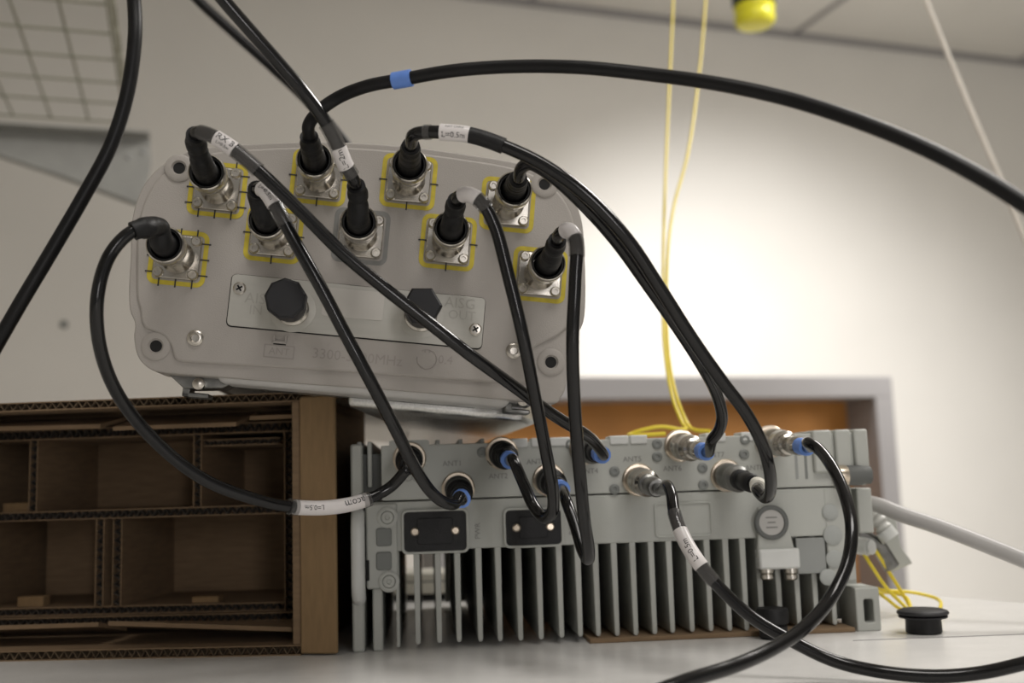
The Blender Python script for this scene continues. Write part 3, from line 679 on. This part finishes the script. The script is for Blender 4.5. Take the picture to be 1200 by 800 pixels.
def jumper(label, ak, jk, ctrl, r=.0031, sleeves=(), band=True, boot=0.048, nutm=None, cat='cable', group='jumper cables plugged into the antenna and the radio unit', tipm=None, cm=M_CABLE, frac=1):
    """ak: antenna connector, jk: radio port, ctrl: (px,py,depth) in order from antenna to radio"""
    mid = [clear_desk(at(*c), r) for c in ctrl]
    pts = ([A3(ak, 14), A3(ak, 28), A3(ak, 42)] if ak else []) + mid + ([R3(jk, 66), R3(jk, 56), R3(jk, 38)] if jk else [])
    path = catmull(pts); L = arclen(path); tot = L[-1]
    e = empty('jumper_cable', Matrix.Translation(pts[0])); tag(e, label, cat, group)
    iB = next((i for i in range(len(L)) if L[i] > boot), 0) if ak else 0
    mb = MB(1); mb.tube(path[max(0, iB - 3):], r, 16); mb.build('cable_jacket', cm, e, ID)
    if ak:
        def br(i):
            s = L[i] * 1000; bL = boot * 1000
            if s < 24: return .0064 - .0001 * max(0, s - 16)
            if s < 36: return .0056 - .00003 * (s - 24) + .00025 * math.sin(s * 2.2)
            if s < bL - 7: return .0047 + .00025 * math.sin(s * 1.9)
            if s < bL - 2: return .0051
            return .0045
        mb = MB(1); mb.tube(path[:iB + 2], br, 20); mb.build('strain_relief_boot', M_RUB, e, ID)
    if jk:
        x, y = PL[jk]; chrome = nutm or M_RUB
        mb = MB(); MD = Matrix.Translation((x, y, 0)) @ Matrix.Rotation(DROOP, 4, 'X'); mb.lathe([(6, 2.9), (8, 3.1), (8.2, 4), (8.2, 15), (7.6, 16), (7.6, 18), (8.1, 19), (7.8, 27), (6.2, 29), (0, 29)], n=28, M=MD); mb.build('coupling_nut', chrome, e, FR)
        mb = MB(); mb.lathe([(6.2, 28), (6.2, 34), (4.9, 35), (4.9, 40), (5.5, 41), (5.5, 51), (4.6, 53), (0, 53)], n=24, M=MD); mb.build('plug_sleeve', tipm or M_RUB, e, FR)
        if band:
            q = [i for i in range(len(path)) if (tot - .0245 < L[i] < tot - .0135 if band is True else tot - .050 < L[i] < tot - .020)] if True else []
            if q:
                mb = MB(1); mb.tube([path[i] for i in q], .0049 if band is True else .0043, 12); mb.build('blue_band' if band is True else 'white_shrink_sleeve', M_BLUE if band is True else M_WHITE, e, ID)
    for sl in sleeves:
        a, b, rr, mm = sl[:4]; i0, i1 = near(path, *a, lo=0), near(path, *b, lo=0)
        if i0 > i1: i0, i1 = i1, i0
        mb = MB(1); mb.tube(path[i0:i1 + 1], rr, 20); sv = mb.build({M_WSLEEVE: 'label_sleeve', M_BLUE: 'blue_band', M_CLEAR: 'clear_sleeve', M_WHITE: 'white_sleeve'}.get(mm, 'black_sleeve'), mm, e, ID)
        if len(sl) > 4:
            for (txt, size, flip, off, pos) in sl[4]: sleeve_text(sv, ID, path, L, i0, i1, rr, txt, size, flip, off, pos=pos)
    return e, path

W = M_WSLEEVE; RS = .0036
jumper('black jumper cable looping out left of the antenna, white label by the box', 'B', 'J1',
       [(186, 268, .515), (170, 267, .50), (152, 273, .495), (128, 300, .49), (114, 350, .485), (118, 410, .49), (140, 465, .50), (185, 520, .51), (240, 562, .52), (300, 585, .535), (345, 594, .55), (390, 594, .56), (430, 585, .57), (458, 570, .575), (476, 550, .575)],
       sleeves=[((345, 594), (430, 585), .0039, W, [('L=0.5m', .0036, True, .1, .24), ('acom', .0056, True, .15, .8)]), ((338, 593), (350, 594), .0042, M_CLEAR), ((424, 587), (434, 583), .0043, M_CLEAR)], band=False, boot=0.054)
jumper('black jumper cable from the top left antenna port, running diagonally across the antenna', 'A', 'J5',
       [(229, 162, .505), (232, 155, .498), (250, 160, .492), (275, 176, .492), (300, 197, .492), (350, 245, .494), (400, 295, .495), (450, 337, .497), (500, 376, .50), (550, 415, .505), (600, 451, .52), (650, 487, .54), (690, 512, .56)],
       sleeves=[((253, 162), (276, 177), .0038, W, [('RX B', .0042, False, .4, .5), ('L=0.5m', .0022, False, -.35, .5)]), ((237, 155), (253, 162), RS, M_CLEAR), ((276, 177), (302, 199), .0038, M_CLEAR)], nutm=M_DKMETAL, boot=0.051)
jumper('black jumper cable steeply crossing the left round cap, ending in a head-on plug', 'C', 'J2',
       [(302, 228, .515), (302, 221, .508), (311, 224, .502), (322, 240, .50), (345, 282, .50), (375, 335, .50), (405, 392, .502), (435, 448, .505), (462, 500, .515), (488, 551, .53), (505, 576, .54), (520, 588, .55), (533, 590, .56), (538, 582, .566)],
       sleeves=[((307, 222), (322, 240), .0038, W, [('L=0.5m', .0028, False, 0, .5)]), ((322, 240), (334, 262), .0038, M_CLEAR)], boot=0.044)
jumper('black jumper cable crossing right of the hexagonal cap, hooking up to a blue banded plug', 'G', 'J3',
       [(534, 240, .52), (538, 230, .508), (550, 228, .502), (566, 239, .50), (580, 265, .50), (595, 320, .50), (612, 390, .50), (626, 460, .505), (640, 530, .515), (648, 575, .525), (647, 600, .535), (637, 606, .545), (625, 592, .553), (612, 563, .56), (602, 540, .565)],
       sleeves=[((543, 229), (560, 234), .0038, W), ((560, 234), (570, 246), .0038, M_CLEAR)], boot=0.048)
jumper('black jumper cable from the rightmost antenna port, hanging straight to a tight low bend', 'I', 'J4',
       [(652, 285, .52), (657, 273, .508), (667, 270, .502), (675, 283, .498), (674, 330, .495), (671, 400, .495), (673, 470, .50), (679, 550, .505), (685, 610, .515), (690, 645, .525), (689, 655, .533), (683, 645, .54), (674, 615, .55), (664, 588, .56)],
       sleeves=[((661, 271), (674, 280), .0038, W), ((674, 280), (676, 300), .0038, M_CLEAR)], boot=0.048)
jumper('black jumper cable with white label above the antenna top edge, ending in white sleeve', 'F', 'J8',
       [(482, 168, .51), (485, 158, .50), (498, 155, .495), (520, 155, .493), (550, 158, .492), (590, 171, .49), (640, 195, .488), (690, 232, .488), (735, 280, .49), (775, 340, .495), (810, 395, .50), (845, 445, .505), (875, 485, .51), (895, 525, .518), (903, 560, .53), (902, 578, .54), (896, 583, .55), (888, 575, .558)],
       sleeves=[((518, 155), (549, 158), .0039, W, [('L=0.5m', .0037, False, -.25, .5), ('ANT CABLE', .0016, False, .8, .5)]), ((497, 155), (503, 154), RS, M_CLEAR), ((549, 158), (590, 171), .0038, M_RUB)], nutm=M_DKMETAL, band='w', boot=0.048)
jumper('black jumper cable from the top right antenna port, inner of the two running right', 'H', 'J6',
       [(608, 208, .52), (612, 196, .51), (622, 192, .505), (645, 205, .50), (680, 236, .50), (720, 280, .505), (760, 335, .51), (795, 385, .52), (822, 427, .53), (840, 462, .545), (846, 490, .555), (842, 505, .56), (835, 514, .565)],
       nutm=M_CHROME, boot=0.044, tipm=M_CHROME)
jumper('black cable rising to the top edge from the grey outlined port, with white label', 'E', None,
       [(419, 225, .52), (413, 208, .51), (404, 192, .505), (393, 165, .50), (378, 138, .495), (355, 107, .49), (325, 72, .485), (295, 38, .48), (262, 0, .475), (225, -45, .47)],
       sleeves=[((396, 171), (406, 194), .0040, W, [('L=2m', .004, False, 0, .5)]), ((381, 144), (396, 171), .0039, M_CLEAR), ((406, 194), (412, 204), .0041, M_CLEAR)], boot=0.046)
jumper('thick black cable with blue band arching across the wall to the right edge', 'D', None,
       [(362, 158, .515), (362, 146, .51), (372, 132, .51), (395, 115, .51), (430, 101, .505), (472, 93, .50), (530, 83, .495), (600, 78, .49), (680, 79, .48), (760, 87, .47), (840, 98, .455), (920, 115, .44), (1000, 140, .42), (1080, 172, .40), (1150, 208, .385), (1230, 258, .37)],
       r=.0031, sleeves=[((459, 95), (484, 92), .0040, M_BLUE)], boot=0.042, cm=M_CABLES)
jumper('black cable with white label curving before the fins to the lower right edge', None, 'J7',
       [(1260, 760, .47), (1200, 777, .475), (1150, 788, .48), (1100, 792, .485), (1040, 788, .49), (980, 775, .50), (930, 752, .505), (880, 722, .51), (845, 690, .515), (818, 658, .52), (800, 628, .53), (790, 600, .54), (787, 580, .55), (782, 569, .56)],
       sleeves=[((822, 664), (797, 622), .0038, W, [('L=0.5m', .004, False, 0, .4)]), ((797, 622), (790, 600), .0036, M_CLEAR), ((838, 682), (822, 664), .0037, M_CLEAR)], band=False, nutm=M_CHROME, tipm=M_DKMETAL)
jumper('shiny black cable arcing from the far right radio port to the bottom edge', None, 'J9',
       [(740, 822, .42), (800, 799, .43), (860, 780, .445), (905, 760, .46), (945, 733, .475), (975, 698, .49), (993, 660, .50), (998, 620, .51), (990, 580, .525), (975, 547, .54), (960, 527, .555), (948, 519, .562)],
       nutm=M_CHROME, tipm=M_CHROME)

# loose cables
wire('hanging_cable', [at(*c) for c in ((150, -60, .66), (157, 0, .66), (158, 45, .655), (149, 110, .65), (130, 170, .645), (98, 230, .64), (60, 295, .635), (20, 362, .63), (-30, 450, .63))], .0043, M_CABLES,
     'blurred black cable hanging down the upper left corner in front of the wire tray', 'cable')
wire('loose_cable', [at(*c) for c in ((190, -45, .95), (232, 0, .95), (270, 35, .95), (320, 80, .95), (362, 120, .95), (405, 168, .95), (440, 225, .96), (470, 300, .985), (520, 322, 1.0), (600, 330, 1.02))], .0045, M_CABLES,
     'blurred black cable slanting down behind the antenna top edge', 'cable')
wire('yellow_fibre_cable', [at(*c) for c in ((790, -40, 1.25), (789, 0, 1.22), (784, 110, 1.12), (779, 230, 1.0), (777, 340, .9), (779, 410, .85), (788, 465, .82), (800, 496, .80), (804, 502, .79), (797, 503, .78), (775, 500, .775), (752, 504, .775), (738, 509, .775), (745, 510, .75), (780, 508, .745))], .0014, M_FIB,
     'left of two thin yellow fibre cables, hanging straight down the wall to the radio unit', 'fibre cable', 'yellow fibre cables hanging before the wall', seg=8)
wire('yellow_fibre_cable', [at(*c) for c in ((829, -40, 1.25), (827, 0, 1.22), (819, 90, 1.14), (806, 180, 1.04), (790, 240, .98), (783, 290, .93), (781, 360, .885), (784, 420, .85), (793, 465, .825), (806, 497, .81), (816, 504, .79), (832, 505, .78))], .0014, M_FIB,
     'right of two thin yellow fibre cables, bowed outward at the top', 'fibre cable', 'yellow fibre cables hanging before the wall', seg=8)
wire('pull_cord', [at(*c) for c in ((1070, -40, 1.3), (1085, 0, 1.3), (1110, 62, 1.3), (1140, 135, 1.3), (1170, 205, 1.3), (1200, 278, 1.3), (1225, 340, 1.3))], .0033, M_CORD,
     'thin off white cord slanting across the upper right corner', 'cord', seg=8)
wire('grey_cable', [at(*c) for c in ((1012, 588, .70), (1030, 592, .69), (1055, 602, .68), (1100, 617, .67), (1150, 636, .66), (1200, 656, .65), (1260, 680, .64))], .0050, M_GREYC,
     'thick light grey cable leaving the right side of the radio unit', 'cable')
# ribbed glands with yellow fibre tails
gl = empty('ribbed_cable_gland', Matrix.Translation(at(1012, 590, .715))); tag(gl, 'ribbed grey cable gland with clip hanging at the right side of the radio unit', 'cable gland')
pth = catmull([at(1010, 588, .715), at(1022, 600, .713), (at(1042, 628, .708))], .0006)
mb = MB(1); mb.tube(pth, lambda i: .0052 + .0007 * math.sin(i * .75), 18); mb.build('ribbed_sleeve', M_TIN, gl, ID)
mb = MB(1); mb.tube([at(1036, 621, .709), at(1044, 631, .707)], .0064, 18); mb.build('gland_nut', M_RRUT, gl, ID)
mb = MB(1); mb.tube([at(1002, 638, .712), at(1018, 641, .705)], .0058, 18); mb.tube([at(1018, 641, .705), at(1022, 641, .703)], .0048, 18); mb.build('lower_plug', M_RRUT, gl, ID)
mb = MB(1); mb.tube([at(1005, 625, .715), at(1030, 640, .715), at(1045, 664, .715)], .0055, 10); mb.build('clip', M_DKMETAL, gl, ID)
ff = frame(ray(700, 565), at(1050, 640, .735)); q = [plane(ff, *p) for p in ((1032, 600), (1048, 598), (1056, 640), (1070, 660), (1046, 670), (1036, 664))]
mb = MB(); mb.prism(q, -3, 0)
o = mb.build('cover_flap', M_RRU, gl, ff, bevel=.8)
for i, (c, lb) in enumerate(((((1016, 632, .71), (1028, 648, .71), (1045, 675, .715), (1062, 703, .72), (1067, 713, .72), (1055, 713, .715), (1040, 702, .71), (1025, 690, .72), (1040, 692, .73), (1070, 694, .735), (1095, 700, .73), (1102, 712, .70), (1096, 722, .70)),
                              'yellow fibre tail looping on the desk behind the black grommet'),
                             (((1012, 648, .705), (1022, 664, .705), (1040, 690, .71), (1056, 706, .71), (1066, 715, .70), (1062, 700, .72), (1040, 694, .74), (1010, 696, .74)),
                              'lower yellow fibre tail with the tighter loop beside the radio unit foot'))):
    wire('yellow_fibre_tail', [clear_desk(at(*p), .0012) for p in c], .0012, M_FIB, lb, 'fibre cable', 'yellow fibre tails beside the radio unit', seg=8)

# ================================================================ SMALL THINGS ON THE DESK
fwb = frame(ray(560, 565), hitz(520, 697, ZD))
wbx = empty('light_patch_standin', fwb); tag(wbx, 'low white stand-in box for the light patches behind the left fins of the radio unit', 'box')  # made-up box in place of unidentified light patches behind the fins
mb = MB(); mb.box(-62, 22, 0.3, 20, -50, 0); mb.build('body', M_WHITE, wbx, fwb, bevel=3, seg=3)
mb = MB(); mb.box(-62.4, 22.4, 11.5, 12.6, -50.4, .4); mb.build('seam', M_RRUD, wbx, fwb)
wire('standin_cable', [hitz(x, y, ZD + .0035) for x, y in ((446, 701), (470, 700.5), (500, 700), (530, 699), (560, 697), (590, 694))], .003, M_CABLE,  # added beside the white box to fill the patches behind the fins
     'short black stand-in cable lying on the desk behind the left fins of the radio unit', 'cable')

pg = hitz(1083, 741, ZD + .0002); fg = Matrix.Translation(pg)
gr = empty('cable_grommet', fg); tag(gr, 'round black plastic grommet standing on the desk right of the radio unit', 'grommet')
mb = MB(); mb.lathe([(9.6, 0), (10.4, .6), (10.2, 8), (10.6, 9)], n=36); mb.build('ribbed_collar', M_RUB, gr, fg)
mb = MB(); mb.lathe([(10, 8.6), (13.8, 9), (14.2, 9.8), (13.4, 10.4), (11, 10.5)], n=36); mb.build('lower_rim', M_PLAST, gr, fg)
mb = MB(); mb.lathe([(10.5, 10.3), (14.6, 11), (14.9, 12), (14.2, 13), (12, 13.8), (8, 14.1), (0, 14.2)], n=36); mb.build('cap', M_PLAST, gr, fg)
fk = FR @ Matrix.Translation((RL(897, 730)[0] / 1000, .0004, .0145))
mb = MB(); mb.lathe([(7.5, 0), (8.4, 1), (8.4, 7), (7.6, 8), (9.4, 9), (9.6, 16), (8.8, 17.5), (0, 17.5)], n=28, M=Matrix.Rotation(-PI / 2, 4, 'X'))
o = mb.build('rubber_stopper', M_RUB, None, fk); tag(o, 'black rubber stopper standing below the round emblem of the radio unit', 'stopper')
mb = MB(); mb.box(RL(690, 745)[0], RL(1000, 738)[0], .1, 2.8, -205, 3.5)
o = mb.build('cardboard_sheet', M_CARD, None, FR, bevel=.5); tag(o, 'thin brown cardboard sheet under the cooling fins of the radio unit', 'cardboard sheet')
